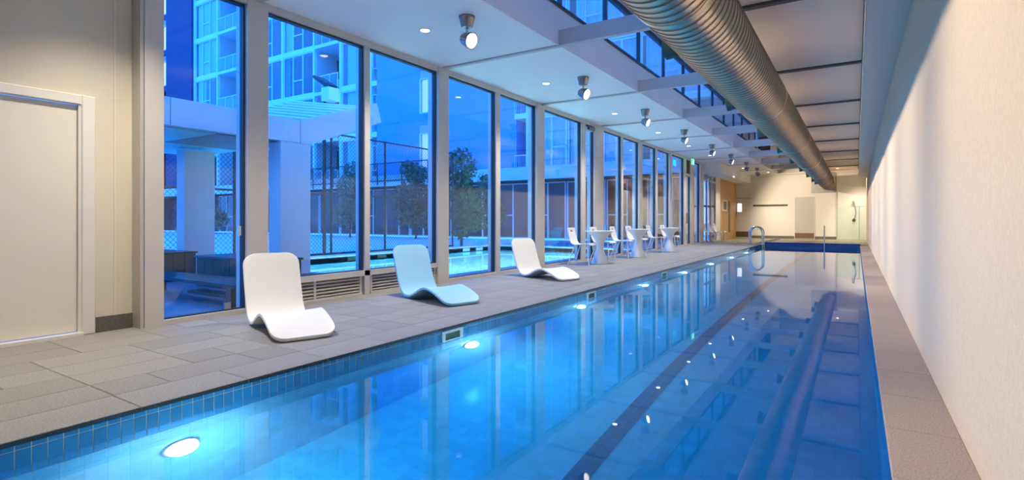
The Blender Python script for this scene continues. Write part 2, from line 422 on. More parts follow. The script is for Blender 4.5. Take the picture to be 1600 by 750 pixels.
# window wall: columns, frames, panes
def col(y0, y1, name, label, x1=-5.50):
    o = MB().box(-5.72, x1, y0, y1, -.02, 3.40).build(name, 'frame_metal'); return struct(o, label, 'column')
col(2.33, 2.50, 'pillar', 'beige end pillar between the door wall and the first window', -5.50)
BX(-5.66, -5.50, 2.30, 2.335, 0, 3.4).build('pillar_return', 'sill_grey', None)  # greyer material puts the shade of this side into its colour
struct(D.objects['pillar_return'], 'near side of the end pillar by the skirting, shade painted grey', 'column')
for (y0, y1), nm in zip([(3.33, 3.57), (6.46, 6.71), (9.54, 9.86), (12.43, 12.99), (15.70, 15.98), (18.83, 19.10), (23.19, 23.82)], 'first second third fourth fifth sixth last'.split()):
    col(y0, y1, 'pillar', 'slim beige window pillar, %s along the glazed wall' % nm)
def window(n, label, y0, y1, mulls, zb=.0, sill=.045):
    w = empty('window_%d' % n, (XG, y0, zb)); struct(w, label, 'window')
    BX(-5.64, -5.51, y0, y1, 3.32, 3.40).build('head', 'frame_metal', w)
    BX(-5.64, -5.52, y0, y1, zb, zb + sill).build('sill', 'frame_metal', w)
    edges = [y0] + [q for m in mulls for q in m] + [y1]
    for m0, m1 in mulls: BX(-5.70, -5.52, m0, m1, zb + sill if zb == 0 else 0.0, 3.32).build('mullion', 'frame_metal', w)
    for a, c in zip(edges[0::2], edges[1::2]):
        BX(-5.586, -5.574, a + .004, c - .004, zb + sill, 3.32).build('pane', 'window_glass', w)
        BX(-5.62, -5.55, c - .020, c - .003, zb + sill, 3.32).build('gasket', 'frame_dark', w)
        BX(-5.62, -5.55, a + .003, c - .028, 3.298, 3.32).build('gasket', 'frame_dark', w)
        BX(-5.60, -5.56, a + .003, c - .028, zb + sill, zb + sill + .012).build('gasket', 'frame_dark', w)
    return w
w1 = window(1, 'full height window next to the cream door wall', 2.50, 3.33, [])
BX(-5.572, -5.545, 3.10, 3.17, .06, .13).build('patch_fitting', 'steel', w1)
BX(-5.572, -5.55, 3.25, 3.285, .83, .93).build('lock', 'steel', w1)
w2 = window(2, 'two-pane window standing on the louvred vents', 3.57, 6.46, [(4.98, 5.07)], .25, .07)
window(3, 'two-pane full height window behind the blue lounger', 6.71, 9.54, [(8.08, 8.22)])
w4 = window(4, 'window with a tall glazed door leaf beside the first white table', 9.86, 12.43, [(11.69, 11.93)])
BX(-5.63, -5.53, 11.93, 12.43, 3.19, 3.24).build('door_head', 'frame_metal', w4)
BX(-5.53, -5.48, 12.05, 12.40, 3.20, 3.27).build('door_closer', 'steel_dark', w4)
window(5, 'two-pane full height window behind the middle white table', 12.99, 15.70, [(14.29, 14.43)])
window(6, 'two-pane full height window behind the farthest white table', 15.98, 18.83, [(17.34, 17.53)])
w7 = window(7, 'farthest window bay holding the glazed exit door', 19.10, 23.19, [(20.73, 21.09), (21.70, 22.25)])
BX(-5.60, -5.56, 21.10, 21.69, 2.78, 3.31).build('transom_panel', 'black', w7)
BX(-5.63, -5.53, 21.09, 21.70, 2.72, 2.79).build('door_head', 'frame_metal', w7)
BX(-5.55, -5.50, 21.15, 21.50, 2.66, 2.71).build('door_closer', 'steel', w7)
BX(-5.56, -5.50, 21.16, 21.19, .85, 1.25).build('door_handle', 'steel', w7)
# louvred vents below window 2
for k, (y0, y1) in enumerate([(3.60, 4.95), (5.10, 6.44)]):
    v = empty('floor_vent', (-5.56, y0, 0), ['beige louvred air vent low behind the white lounger nearest the door', 'beige louvred air vent low behind the light blue lounger'][k], 'vent', 'louvred vents under the window')
    BX(-5.65, -5.64, y0, y1, .0, .25).build('backing', 'gap_dark', v)
    for (a, c) in ((y0, y0 + .03), (y1 - .03, y1), (y1 - .30, y1 - .27) if k else (y0 + .60, y0 + .63)): BX(-5.62, -5.545, a, c, .0, .25).build('frame', 'frame_metal', v)
    BX(-5.62, -5.535, y0, y1, .0, .03).build('frame', 'frame_metal', v)
    for j in range(5):
        z = .050 + j * .041
        MB().add([(-5.61, y0 + .03, z + .012), (-5.55, y0 + .03, z - .006), (-5.55, y0 + .03, z + .008), (-5.61, y0 + .03, z + .026),
                  (-5.61, y1 - .03, z + .012), (-5.55, y1 - .03, z - .006), (-5.55, y1 - .03, z + .008), (-5.61, y1 - .03, z + .026)],
                 [(0, 1, 2, 3), (7, 6, 5, 4), (0, 4, 5, 1), (1, 5, 6, 2), (2, 6, 7, 3), (3, 7, 4, 0)]).build('slat', 'frame_metal', v)

# ------------------------------------------------------------------ far end
wf = MB().box(-5.9, XR + .2, YF, YF + .2, -.2, 5.0).build('wall_far', 'white_wall'); struct(wf, 'cream end wall with two doors beyond the pool', 'wall')
BX(-3.02, -3.005, YF - .012, YF, .14, 3.4).build('wall_joint', 'door_trim', wf)
BX(-.845, -.825, YF - .05, YF, 0, 3.4).build('wall_edge', 'door_grey', wf)
BX(-5.6, XR, YF - .35, YF, 3.36, 3.44).build('cornice', 'white_wall', wf)
o = MB().box(-4.78, -2.72, YF - .02, YF, 0, .135).box(-1.80, -.85, YF - .02, YF, 0, .135).build('baseboard_far', 'skirting_tile'); struct(o, 'dark tile skirting along the cream end wall', 'skirting')
d2 = empty('door_2', (-5.24, YF, 0)); struct(d2, 'cream door with glowing vision panel on the end wall', 'door')
BX(-5.66, -4.80, YF - .03, YF, .0, 2.16).build('leaf', 'door_trim', d2)
BX(-5.68, -4.78, YF - .06, YF, 2.12, 2.20).build('head', 'sill_grey', d2)
BX(-5.62, -4.84, YF - .036, YF - .03, .05, .35).build('kick_plate', 'kick_plate', d2)
BX(-5.50, -5.28, YF - .036, YF - .03, 1.42, 1.88).build('vision_panel', 'lit_paper', d2)
BX(-5.60, -5.56, YF - .08, YF - .03, 1.18, 1.50).build('handle', 'steel_dark', d2)
d3 = empty('door_3', (-2.25, YF, 0)); struct(d3, 'plain grey door with brown kick panel on the end wall', 'door')
BX(-2.70, -1.82, YF - .02, YF, 0, 2.14).build('leaf', 'door_grey', d3)
BX(-2.70, -1.82, YF - .028, YF - .02, .03, .30).build('kick_plate', 'kick_brown', d3)
for x in (-2.725, -1.82): BX(x, x + .025, YF - .04, YF, 0, 2.16).build('jamb', 'door_trim', d3)
BX(-2.725, -1.795, YF - .04, YF, 2.14, 2.17).build('head', 'sill_grey', d3)
cr_ = empty('coat_rail', (-3.87, YF, 1.76), 'long dark coat rail fixed on the cream end wall', 'rail')
BX(-4.72, -3.03, YF - .03, YF, 1.71, 1.80).build('board', 'coat_rail', cr_)
for i in range(7): MB().tube([(-4.55 + i * .23, YF - .03, 1.765), (-4.55 + i * .23, YF - .07, 1.755), (-4.55 + i * .23, YF - .08, 1.785)], .008, 6).build('hook', 'steel', cr_)
dp = BX(-1.95, -.85, YF - .05, YF, 2.36, 3.37).build('wall_plate', 'grey_plate'); tag(dp, 'square grey metal plate behind the far end of duct', 'plate', kind='structure')
# shower corner
st = empty('shower_set', (-.10, YF, 1.0), 'chrome hand shower and mixer on the end wall by the glass screen', 'shower')
MB().lathe([(.05, 0), (.055, .02), (.02, .05)], 14, (-.12, YF - .09, 1.86), (0, -.3, 1)).build('shower_head', 'steel_dark', st, smooth=40)
MB().tube([(-.12, YF - .05, 1.88), (-.10, YF - .03, 1.80), (-.02, YF - .05, 1.45), (-.02, YF - .05, 1.30), (-.10, YF - .04, 1.02)], .011, 8).build('hose', 'steel_dark', st, smooth=60)
MB().lathe([(.075, 0), (.07, .02), (.03, .03), (.03, .06), (.012, .062)], 18, (-.10, YF - .004, .97), (0, -1, 0)).build('mixer', 'steel_dark', st, smooth=40)
MB().tube([(-.10, YF - .055, .97), (-.07, YF - .07, .85)], .01, 8).build('lever', 'steel_dark', st)
sg = empty('shower_screen', (-.82, 30.9, 0), 'frosted green glass shower screen standing before the end wall', 'screen')
BX(-.82, .40, 30.90, 30.91, .02, 1.62).build('glass', 'screen_glass', sg)
MB().tube([(.12, 30.9, 0), (.12, 30.9, 1.64)], .012, 8).build('post', 'steel', sg)
MB().tube([(-.02, 30.9, 1.64), (.40, 30.9, 1.64)], .010, 8).build('rail', 'steel', sg)
# left side beyond the windows
o = BX(-5.9, -5.58, 26.47, 27.55, -.02, 3.4).build('wall_left_far', 'white_wall'); struct(o, 'white pier between the interior glazing and timber panel', 'wall')
o = BX(-5.9, -5.60, 23.82, 31.6, 3.0, 3.4).build('wall_left_upper', 'white_wall'); struct(o, 'white wall strip above the interior glazing', 'wall')
o = BX(-5.60, -4.85, 23.85, YF, 2.98, 3.40).build('ceiling_bulkhead', 'white_paint'); struct(o, 'white dropped bulkhead over the stacked chairs', 'ceiling')
w8 = empty('window_8', (-5.58, 23.82, 0)); struct(w8, 'dark interior glazed screen behind the row of three chairs', 'window')
for y in (23.84, 24.75, 25.5, 26.42): BX(-5.64, -5.56, y - .02, y + .02, 0, 2.98).build('mullion', 'sill_grey', w8)
BX(-5.64, -5.56, 23.82, 26.47, 2.70, 2.76).build('transom', 'sill_grey', w8); BX(-5.64, -5.56, 23.82, 26.47, 0, .05).build('sill', 'sill_grey', w8)
for a, c in ((23.86, 24.73), (24.77, 25.48), (25.52, 26.40)):
    BX(-5.605, -5.595, a, c, .05, 2.70).build('pane', 'window_glass', w8); BX(-5.605, -5.595, a, c, 2.76, 2.98).build('pane', 'window_glass', w8)
    BX(-5.592, -5.586, a + .02, c - .02, 1.55, 1.63).build('safety_strip', 'black', w8)
BX(-8.4, -8.3, 23.9, 27, -.02, 3.0).build('room_wall', 'plaster_beige', w8); BX(-8.4, -5.66, 23.9, 27, 2.98, 3.05).build('room_ceiling', 'room_dark', w8)
BX(-8.4, -5.66, 23.9, 27, -.06, -.02).build('room_floor', 'kick_brown', w8)
tp = empty('timber_panel', (-5.58, 29.5, 0)); struct(tp, 'honey timber wall panelling with a small window', 'panelling')
for i in range(8):
    y0 = 27.55 + i * .506; BX(-5.66, -5.575, y0, y0 + .50, 0, 2.98).build('plank', 'timber_panel', tp)
BX(-5.58, -5.55, 27.95, 29.05, 1.42, 1.98).build('frame', 'door_trim', tp); BX(-5.552, -5.545, 28.15, 28.85, 1.50, 1.90).build('pane', 'kick_brown', tp)
BX(-5.585, -5.56, 29.45, 29.9, .35, 1.95).build('slot', 'kick_brown', tp)

# ------------------------------------------------------------------ outside: courtyard ground and pool
OX0, OX1, OY0, OY1 = -11.9, -6.35, 6.7, 17.2
gd = MB()
for a in ((-5.72, OX1), ): gd.box(OX1, -5.72, -8, 23.7, -.3, -.02)
gd.box(OX0, OX1, -8, OY0, -.3, -.02).box(OX0, OX1, OY1, 23.7, -.3, -.02).box(-12.35, OX0, -8, 23.7, -.3, -.02)
gt = gd.build('courtyard_terrace', 'terrace'); struct(gt, 'dark blue paved terrace around the outdoor pool', 'ground')
o = BX(-75, -12.35, -8, 23.7, -.3, -.03).build('court_surface', 'court'); struct(o, 'pale blue sports court surface behind the wire fence', 'ground')
op = empty('outdoor_pool', (OX0, OY0, 0)); struct(op, 'turquoise outdoor pool right outside the windows', 'pool')
BX(OX0 - .2, OX0, OY0, OY1, -1.3, -.02).build('pool_wall', 'outdoor_band', op)
BX(OX1, OX1 + .2, OY0, OY1, -1.3, -.025).build('pool_wall', 'outdoor_band', op)
BX(OX0, OX1, OY0 - .2, OY0, -1.3, -.025).build('pool_wall', 'outdoor_band', op)
BX(OX0, OX1, OY1, OY1 + .2, -1.3, -.025).build('pool_wall', 'outdoor_band', op)
BX(OX0, OX1, OY0, OY1, -1.3, -1.0).build('pool_bottom', 'outdoor_tile', op)
for i in range(18):
    y0 = OY0 - .4 + i * .62
    if y0 < OY1 + .1: MB().bev(OX0 - .38, OX0 + .02, y0, y0 + .61, -.03, .02, .006).build('coping_stone', 'outdoor_coping', op)
for i in range(10): MB().bev(OX0 + .02 + i * .555, OX0 + .57 + i * .555, OY1 - .02, OY1 + .38, -.03, .02, .006).build('coping_stone', 'outdoor_coping', op)
for y in (10.1, 11.2): BX(OX0, OX0 + .02, y, y + .36, -.14, -.04).build('skimmer_mouth', 'skimmer_dark', op)
for y in (15.3, 16.1): BX(OX0, OX0 + .02, y, y + .4, -.15, -.05).build('inlet_plate', 'skimmer_white', op)
o = MB().add([(OX0, OY0, -.17), (OX1, OY0, -.17), (OX1, OY1, -.17), (OX0, OY1, -.17)], [(0, 1, 2, 3)]).build('outdoor_pool_water', 'outdoor_water'); tag(o, 'bright turquoise water in the outdoor pool', 'water', kind='structure')
OLL = ['outdoor pool lamp nearest the canopy column', 'outdoor pool lamp behind the light blue lounger', 'outdoor pool lamp behind the farther white lounger', 'outdoor pool lamp behind the nearest white table']
for i, y in enumerate((8.2, 11.2, 14.2, 16.5)):
    q = empty('outdoor_pool_light', (OX1 - .005, y, -.55), OLL[i], 'pool light', 'outdoor pool lamps')
    MB().lathe([(.13, 0), (.128, .03), (.11, .07), (.06, .10), (.01, .11)], 20, (0, 0, 0), (-1, 0, 0)).build('lens', 'outdoor_lens', q, True)

# canopy over the terrace
cp = empty('terrace_canopy', (-9, 4, 0), 'flat canopy tinted lavender with painted-in hall light on two square columns on the terrace', 'canopy')
BX(-10.25, -9.98, 4.87, 5.40, -.02, 2.24).build('column', 'canopy_warm_paint', cp)
BX(-8.30, -7.98, 5.40, 5.97, -.02, 2.30).build('column', 'canopy_warm_paint', cp)
for a, c in ((-1, 1.4), (1.41, 3.7), (3.71, 5.76)): MB().bev(-8.08, -7.97, a, c, 2.30, 2.69, .004, ax='x').build('fascia_panel', 'canopy_warm_paint', cp)
BX(-11.3, -8.08, -1, 5.76, 2.30, 2.62).build('roof_slab', 'canopy_warm_paint', cp)
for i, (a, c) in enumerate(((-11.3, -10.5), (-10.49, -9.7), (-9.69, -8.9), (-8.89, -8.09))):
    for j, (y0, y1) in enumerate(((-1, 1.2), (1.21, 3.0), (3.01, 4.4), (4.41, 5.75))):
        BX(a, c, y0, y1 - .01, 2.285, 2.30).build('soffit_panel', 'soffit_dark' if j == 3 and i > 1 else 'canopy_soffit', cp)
# folded end rising along the terrace
MB().prism([(5.77, 2.30), (5.95, 2.30), (7.62, 2.93), (7.50, 3.30), (5.77, 2.69)], -8.08, -7.97, ax='x').build('raised_fascia', 'canopy_warm_paint', cp)
MB().add([(-8.08, 5.77, 2.60), (-8.08, 7.50, 3.20), (-10.6, 7.50, 3.62), (-10.6, 5.77, 3.02)], [(0, 1, 2, 3)]).add([(-8.08, 5.77, 2.55), (-8.08, 7.50, 3.15), (-10.6, 7.50, 3.57), (-10.6, 5.77, 2.97)], [(3, 2, 1, 0)]).build('glass_roof', 'facade_glass', cp)
for i in range(9):
    y = 5.8 + i * .21; z = 2.62 + (y - 5.77) * .347
    MB().tube([(-8.08, y, z), (-10.6, y, z + .42)], .022, 6).build('roof_rib', 'facade_light', cp)

# benches and planters on the terrace
bt = empty('terrace_bench', (-7, 3.6, 0), 'dark low bench table on the terrace just outside the first window', 'bench')
for j in range(4): BX(-8.6, -5.86, 3.40 + j * .115, 3.505 + j * .115, .225, .262).build('top_plank', 'bench_top', bt)
BX(-5.98, -5.88, 3.36, 3.46, -.02, .225).build('leg', 'timber_dark', bt); BX(-5.98, -5.88, 3.75, 3.85, -.02, .225).build('leg', 'timber_dark', bt)
BX(-8.5, -8.4, 3.36, 3.85, -.02, .225).build('leg', 'timber_dark', bt)
BX(-7.2, -5.98, 3.55, 3.75, .06, .10).build('stretcher', 'bench_top', bt)
def planter(x0, x1, y0, y1, h, label, n, cap=True):
    t = empty('timber_planter', (x0, y0, 0), label, 'planter')
    BX(x0 + .03, x1 - .03, y0 + .03, y1 - .03, -.02, h - .02).build('core', 'black', t)
    w = (x1 - x0) / n
    for i in range(n): BX(x0 + i * w + .006, x0 + (i + 1) * w - .006, y0, y0 + .03, -.02, h - .03).build('plank', 'timber_dark', t)
    w = (y1 - y0) / 3
    for i in range(3): BX(x1 - .03, x1, y0 + i * w + .006, y0 + (i + 1) * w - .006, -.02, h - .03).build('plank', 'timber_dark', t)
    if cap: BX(x0 - .02, x1 + .02, y0 - .03, y1 + .02, h - .03, h).build('cap', 'bench_top', t)
    return t
planter(-8.55, -6.75, 4.35, 4.9, .45, 'dark timber planter box with plank sides behind the low bench', 8)
planter(-10.5, -9.45, 4.25, 4.80, .46, 'dark timber planter box at the far left behind the bench', 5)
planter(-7.93, -7.05, 5.35, 5.95, .10, 'low reddish timber box at the foot of the canopy column', 5, False)

# wire fence around the court
FX = -12.45; FY0, FY1, FZ = -2.0, 15.45, 3.42
fn = empty('wire_fence', (FX, 8, 0), 'tall dark chain link fence between the outdoor pool and court', 'fence')
for y in (-2, .8, 3.4, 6.0, 7.2, 9.75, 10.0, 12.05, 14.85, 15.4): MB().tube([(FX, y, -.03), (FX, y, FZ + .04)], .035, 8).build('post', 'rail_dark', fn, smooth=60)
for z in (.04, 1.7, FZ): MB().tube([(FX, FY0, z), (FX, FY1, z)], .026 if z > .1 else .03, 8).build('rail', 'rail_dark', fn, smooth=60)
wm = MB(); p = .115; H_ = FZ - .05
for sgn in (1, -1):
    k = FY0 - H_
    while k < FY1 + H_:
        a0, z0, a1, z1 = k, .05, k + H_ * sgn, FZ
        if sgn < 0: a0, a1 = k, k - H_
        pts = []
        def cut(t): return (a0 + (a1 - a0) * t, z0 + (z1 - z0) * t)
        t0_, t1_ = 0., 1.
        d_ = a1 - a0
        ta, tb = sorted(((FY0 - a0) / d_, (FY1 - a0) / d_)); t0_, t1_ = max(0, ta), min(1, tb)
        if t1_ > t0_ + .01:
            (ya, za), (yb, zb) = cut(t0_), cut(t1_)
            wm.tube([(FX + .004 * sgn, ya, za), (FX + .004 * sgn, yb, zb)], .0048, 3)
        k += p
o = wm.build('wire_mesh', 'rail_dark', fn); o['kind'] = 'stuff'
fl = empty('floodlight', (-12.56, 9.87, 0), 'floodlight on a slim mast above the wire fence', 'floodlight')
MB().tube([(-12.56, 9.87, -.03), (-12.56, 9.87, 4.62)], .035, 8).build('mast', 'rail_dark', fl, smooth=60)
MB().add([(-12.95, 9.75, 5.02), (-12.3, 9.75, 4.62), (-12.22, 9.75, 4.72), (-12.90, 9.75, 5.08), (-12.95, 10.05, 5.02), (-12.3, 10.05, 4.62), (-12.22, 10.05, 4.72), (-12.90, 10.05, 5.08)],
         [(0, 1, 2, 3), (7, 6, 5, 4), (0, 4, 5, 1), (1, 5, 6, 2), (2, 6, 7, 3), (3, 7, 4, 0)]).build('visor', 'rail_dark', fl)
BX(-12.52, -12.2, 9.72, 10.08, 4.30, 4.66).build('lamp_box', 'facade_light', fl)

# planting
def plant(name, label, x, y, blobs, n, m='leaf', size=.11, group=None):
    t = empty(name, (x, y, 0), label, 'shrub' if name == 'shrub' else 'tree', group)
    top = max(b_[2] for b_ in blobs)
    MB().tube([(x, y, -.03), (x + .05, y, top * .4), (x - .04, y + .05, top * .75), (x, y, top)], [.06, .045, .03, .012], 7).build('trunk', 'bark', t, smooth=60)
    tot = sum(b_[3] * b_[4] for b_ in blobs); f = MB()
    for bx_, by_, bz_, r, h in blobs:
        for _ in range(int(n * r * h / tot)):
            while True:
                q = Vector((random.uniform(-1, 1), random.uniform(-1, 1), random.uniform(-1, 1)))
                if .25 < q.length < 1: break
            c = Vector((x + bx_ + q.x * r, y + by_ + q.y * r, bz_ + q.z * h)); s_ = size * random.uniform(.6, 1.3)
            d = Vector((random.gauss(0, 1), random.gauss(0, 1), random.gauss(0, .7))).normalized(); e = d.orthogonal().normalized()
            f.add([c - d * s_, c + e * s_ * .42 + Vector((0, 0, .02)), c + d * s_, c - e * s_ * .42 + Vector((0, 0, .02))], [(0, 1, 2, 3)])
    o = f.build('foliage', m, t); o['kind'] = 'stuff'
    return t
plant('tree', 'slender leafy tree by the end of the wire fence', -12.75, 16.3, [(0, 0, 3.0, .62, .75), (-.1, .1, 2.3, .5, .5), (.0, .0, 1.55, .8, .7), (.35, .4, 1.0, .6, .5), (0, 0, .55, .35, .35)], 3000, 'leaf', .085)
plant('tree', 'small spreading tree between the slender tree and warm reflection', -13.3, 18.9, [(0, 0, 2.1, .55, .8), (.2, .3, 1.2, .5, .6), (-.3, 0, 2.6, .3, .4)], 1000, 'leaf', .085)
plant('shrub', 'tall bushy dark shrub before the blue wing', -19.8, 21.4, [(0, 0, 2.2, 1.25, .95), (.5, 0, 1.3, 1.0, .8), (-.4, 0, 1.2, .9, .7), (0, 0, 3.4, .6, .6), (-.5, 0, 3.7, .5, .5)], 3000, 'leaf', .12)
plant('shrub', 'loose shrub behind the fence below the balconies', -24.4, 20.9, [(0, 0, 2.9, .8, .7), (.4, 0, 2.0, 1.0, .8), (-.3, 0, 1.3, 1.0, .8), (.2, 0, 3.8, .5, .5)], 2200, 'leaf_pale', .11)
plant('shrub', 'dark shrub seen between the canopy columns', -31.2, 21.2, [(0, 0, 1.6, 1.3, 1.3), (.5, 0, 2.4, .8, .8)], 1500, 'leaf', .13)
plant('shrub', 'dark shrub behind the fence at the far left', -41.0, 21.2, [(0, 0, 1.2, 1.6, 1.1), (1.8, 0, 1.0, 1.0, .9)], 1200, 'leaf', .14)

# ------------------------------------------------------------------ apartment buildings round the courtyard
YB = 23.8
FLZ = [3.15 + 3.2 * k for k in range(8)]
def wavy(x0, x1, z0, z1, y, amp=.05, per=.22):
    n = max(6, int((x1 - x0) / per * 5)); t = MB()
    vs_ = []
    for i in range(n + 1):
        x = x0 + (x1 - x0) * i / n; yy_ = y + amp * math.sin(2 * PI * (x - x0) / per) * (.7 + .3 * math.sin(x * 5))
        vs_ += [(x, yy_, z0), (x, yy_, z1)]
    t.add(vs_, [(2 * i, 2 * i + 2, 2 * i + 3, 2 * i + 1) for i in range(n)])
    return t
def facade_window(par, x0, x1, z0, z1, cols, y=YB, fm='facade_light', fw=.07, curtain=None, gm='facade_glass', cm='curtain'):
    """cols: (fraction, transom height share or 0); one frame part with panes and curtain under it"""
    b = MB(); b.box(x0, x1, y - .05, y + .06, z0, z0 + fw).box(x0, x1, y - .05, y + .06, z1 - fw, z1)
    xs = [x0]; tot = sum(c[0] for c in cols)
    for c in cols: xs.append(xs[-1] + (x1 - x0) * c[0] / tot)
    for i, x in enumerate(xs):
        a, c = (x, x + fw) if i == 0 else ((x - fw, x) if i == len(xs) - 1 else (x - fw / 2, x + fw / 2)); b.box(a, c, y - .05, y + .06, z0 + fw, z1 - fw)
    for i, c in enumerate(cols):
        if c[1]: zt = z0 + (z1 - z0) * c[1]; b.box(xs[i], xs[i + 1], y - .05, y + .06, zt - fw / 2, zt + fw / 2)
    f = b.build('window_frame', fm, par)
    for i, c in enumerate(cols):
        a, e = xs[i] + fw * .4, xs[i + 1] - fw * .4
        if c[1]:
            zt = z0 + (z1 - z0) * c[1]
            BX(a, e, y, y + .02, z0 + fw, zt).build('pane', gm, f); BX(a, e, y, y + .02, zt, z1 - fw).build('pane', gm, f)
        else: BX(a, e, y, y + .02, z0 + fw, z1 - fw).build('pane', gm, f)
    if curtain:
        for a, e in curtain: wavy(x0 + (x1 - x0) * a, x0 + (x1 - x0) * e, z0 + .04, z1 - .04, y + .16).build('curtain', cm, f)
    return f
def balcony_chair(x, z, label):
    t = empty('balcony_chair', (x, 24.6, z), label, 'chair')
    BX(x - .24, x + .24, 24.35, 24.85, z + .40, z + .45).build('seat', 'chair_white', t); BX(x - .24, x - .20, 24.35, 24.85, z + .45, z + .95).build('backrest', 'chair_white', t)
    for sx in (-.21, .19):
        for sy in (24.37, 24.80): BX(x + sx, x + sx + .03, sy, sy + .03, z, z + .40).build('leg', 'chair_white', t)
def balcony(par, x0, x1, z, rail='facade_light', sides=True):
    BX(x0, x1, YB - .25, 25.6, z - .17, z + .06).build('balcony_slab', 'facade_light', par)
    f = MB().box(x0, x1, YB - .22, YB - .17, z + 1.10, z + 1.15)
    n = max(2, int((x1 - x0) / 1.2) + 1)
    for i in range(n + 1): xx = x0 + .03 + (x1 - x0 - .06) * i / n; f.box(xx - .02, xx + .02, YB - .22, YB - .18, z + .06, z + 1.10)
    f = f.build('railing', rail, par)
    for i in range(n): BX(x0 + .06 + (x1 - x0 - .06) * i / n, x0 + (x1 - x0 - .06) * (i + 1) / n, YB - .205, YB - .195, z + .12, z + 1.08).build('pane', 'facade_glass', f)
    facade_window(par, x0 + .1, x1 - .1, z + .08, z + 2.7, [(1, 0), (1, 0)], y=25.5, fm='rail_dark', fw=.06, curtain=[(.05, .3)])

tw = empty('apartment_building', (-40, YB, 0), 'tall glazed apartment building with balconies seen through the first windows', 'building')
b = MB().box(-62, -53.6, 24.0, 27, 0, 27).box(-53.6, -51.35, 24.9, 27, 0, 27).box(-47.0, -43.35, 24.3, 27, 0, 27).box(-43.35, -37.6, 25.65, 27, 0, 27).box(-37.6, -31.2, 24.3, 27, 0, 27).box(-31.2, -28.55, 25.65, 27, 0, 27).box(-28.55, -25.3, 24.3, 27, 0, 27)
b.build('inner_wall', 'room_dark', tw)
BX(-51.35, -47.05, 23.5, 27, 3.1, 27).build('blank_wall', 'navy_wall', tw)
BX(-62, -53.1, 23.6, 24.0, 3.1, 27).build('blank_wall', 'navy_wall', tw)
for x in (-47.0, -43.4, -37.5, -34.85, -31.3, -28.6, -25.75): BX(x - .09, x + .09, YB - .12, YB + .5, 3.3, 27).build('pier', 'facade_light', tw)
for k, z in enumerate(FLZ):
    for a, c in ((-47.0, -43.4), (-37.5, -31.2), (-28.55, -25.2)): BX(a, c, YB - .1, YB + .5, z - .18, z + .14).build('floor_band', 'facade_light', tw)
    if k > 6: continue
    if k > 1: facade_window(tw, -46.9, -43.5, z + .14, z + 3.02, [(1, 0), (1, .38), (1, 0)], curtain=[(.02, .98)] if k in (3, 4, 5) else [(.02, .4)])
    facade_window(tw, -37.4, -34.95, z + .14, z + 3.02, [(1, .38), (1, 0)])
    facade_window(tw, -34.75, -31.4, z + .14, z + 3.02, [(1, 0), (1, .38), (1.1, 0)], curtain=[(.0, .22)] if k % 2 else None)
    facade_window(tw, -28.5, -25.85, z + .14, z + 3.02, [(1, 0), (.9, .4)], curtain=[(.12, 1)])
    facade_window(tw, -25.66, -25.22, z + .9, z + 2.5, [(1, 0)], fw=.05)
    if k > 1: balcony(tw, -43.2, -37.7, z)
    balcony(tw, -31.15, -28.7, z)
    if k > 2:
        facade_window(tw, -53.0, -51.5, z + .25, z + 2.5, [(1, 0)], y=23.9, curtain=[(.05, .95)], cm='lit_curtain')
        for j in range(5): BX(-53.0, -51.5, 23.85, 23.95, z + 2.55 + j * .08, z + 2.59 + j * .08).build('louvre', 'facade_band', tw)
        BX(-53.1, -51.36, 23.8, 24.2, z - .25, z + .22).build('spandrel', 'navy_wall', tw)
for x in (-43.25, -37.65, -31.18, -28.65): BX(x - .04, x + .04, YB, 25.7, 3.1, 27).build('party_wall', 'facade_band', tw)
balcony_chair(-29.5, FLZ[2] + .06, 'white chair on the balcony above the canopy, second window'); balcony_chair(-40.6, FLZ[4] + .06, 'white chair on an upper balcony seen through the first window')

pwng = empty('apartment_building', (-20, YB, 0), 'plain blue rendered wing with narrow lit stair windows', 'building')
BX(-25.2, -21.65, 23.7, 27, 3.1, 27).build('blank_wall', 'blue_wall', pwng); BX(-20.85, -14.95, 23.7, 27, 3.1, 27).build('blank_wall', 'blue_wall', pwng)
BX(-21.65, -20.85, 24.1, 27, 3.1, 27).build('stair_wall', 'room_dark', pwng)
for k in range(7):
    z = 4.02 + 3.2 * k
    f = facade_window(pwng, -21.65, -20.85, z, z + 2.05, [(1, 0)], y=23.75, fw=.06)
    BX(-21.6, -20.9, 23.88, 23.9, z + .05, z + 2.0).build('lit_blind', 'lit_pane', f)
    for j in range(6): BX(-21.65, -20.85, 23.72, 23.80, z + 2.08 + j * .075, z + 2.125 + j * .075).build('louvre', 'facade_band', pwng)
    BX(-21.65, -20.85, 23.7, 24.1, z - .68, z).build('spandrel', 'blue_wall', pwng)
BX(-14.95, -14.9, 23.7, 25.7, 3.1, 27).build('side_wall', 'blue_wall', pwng)

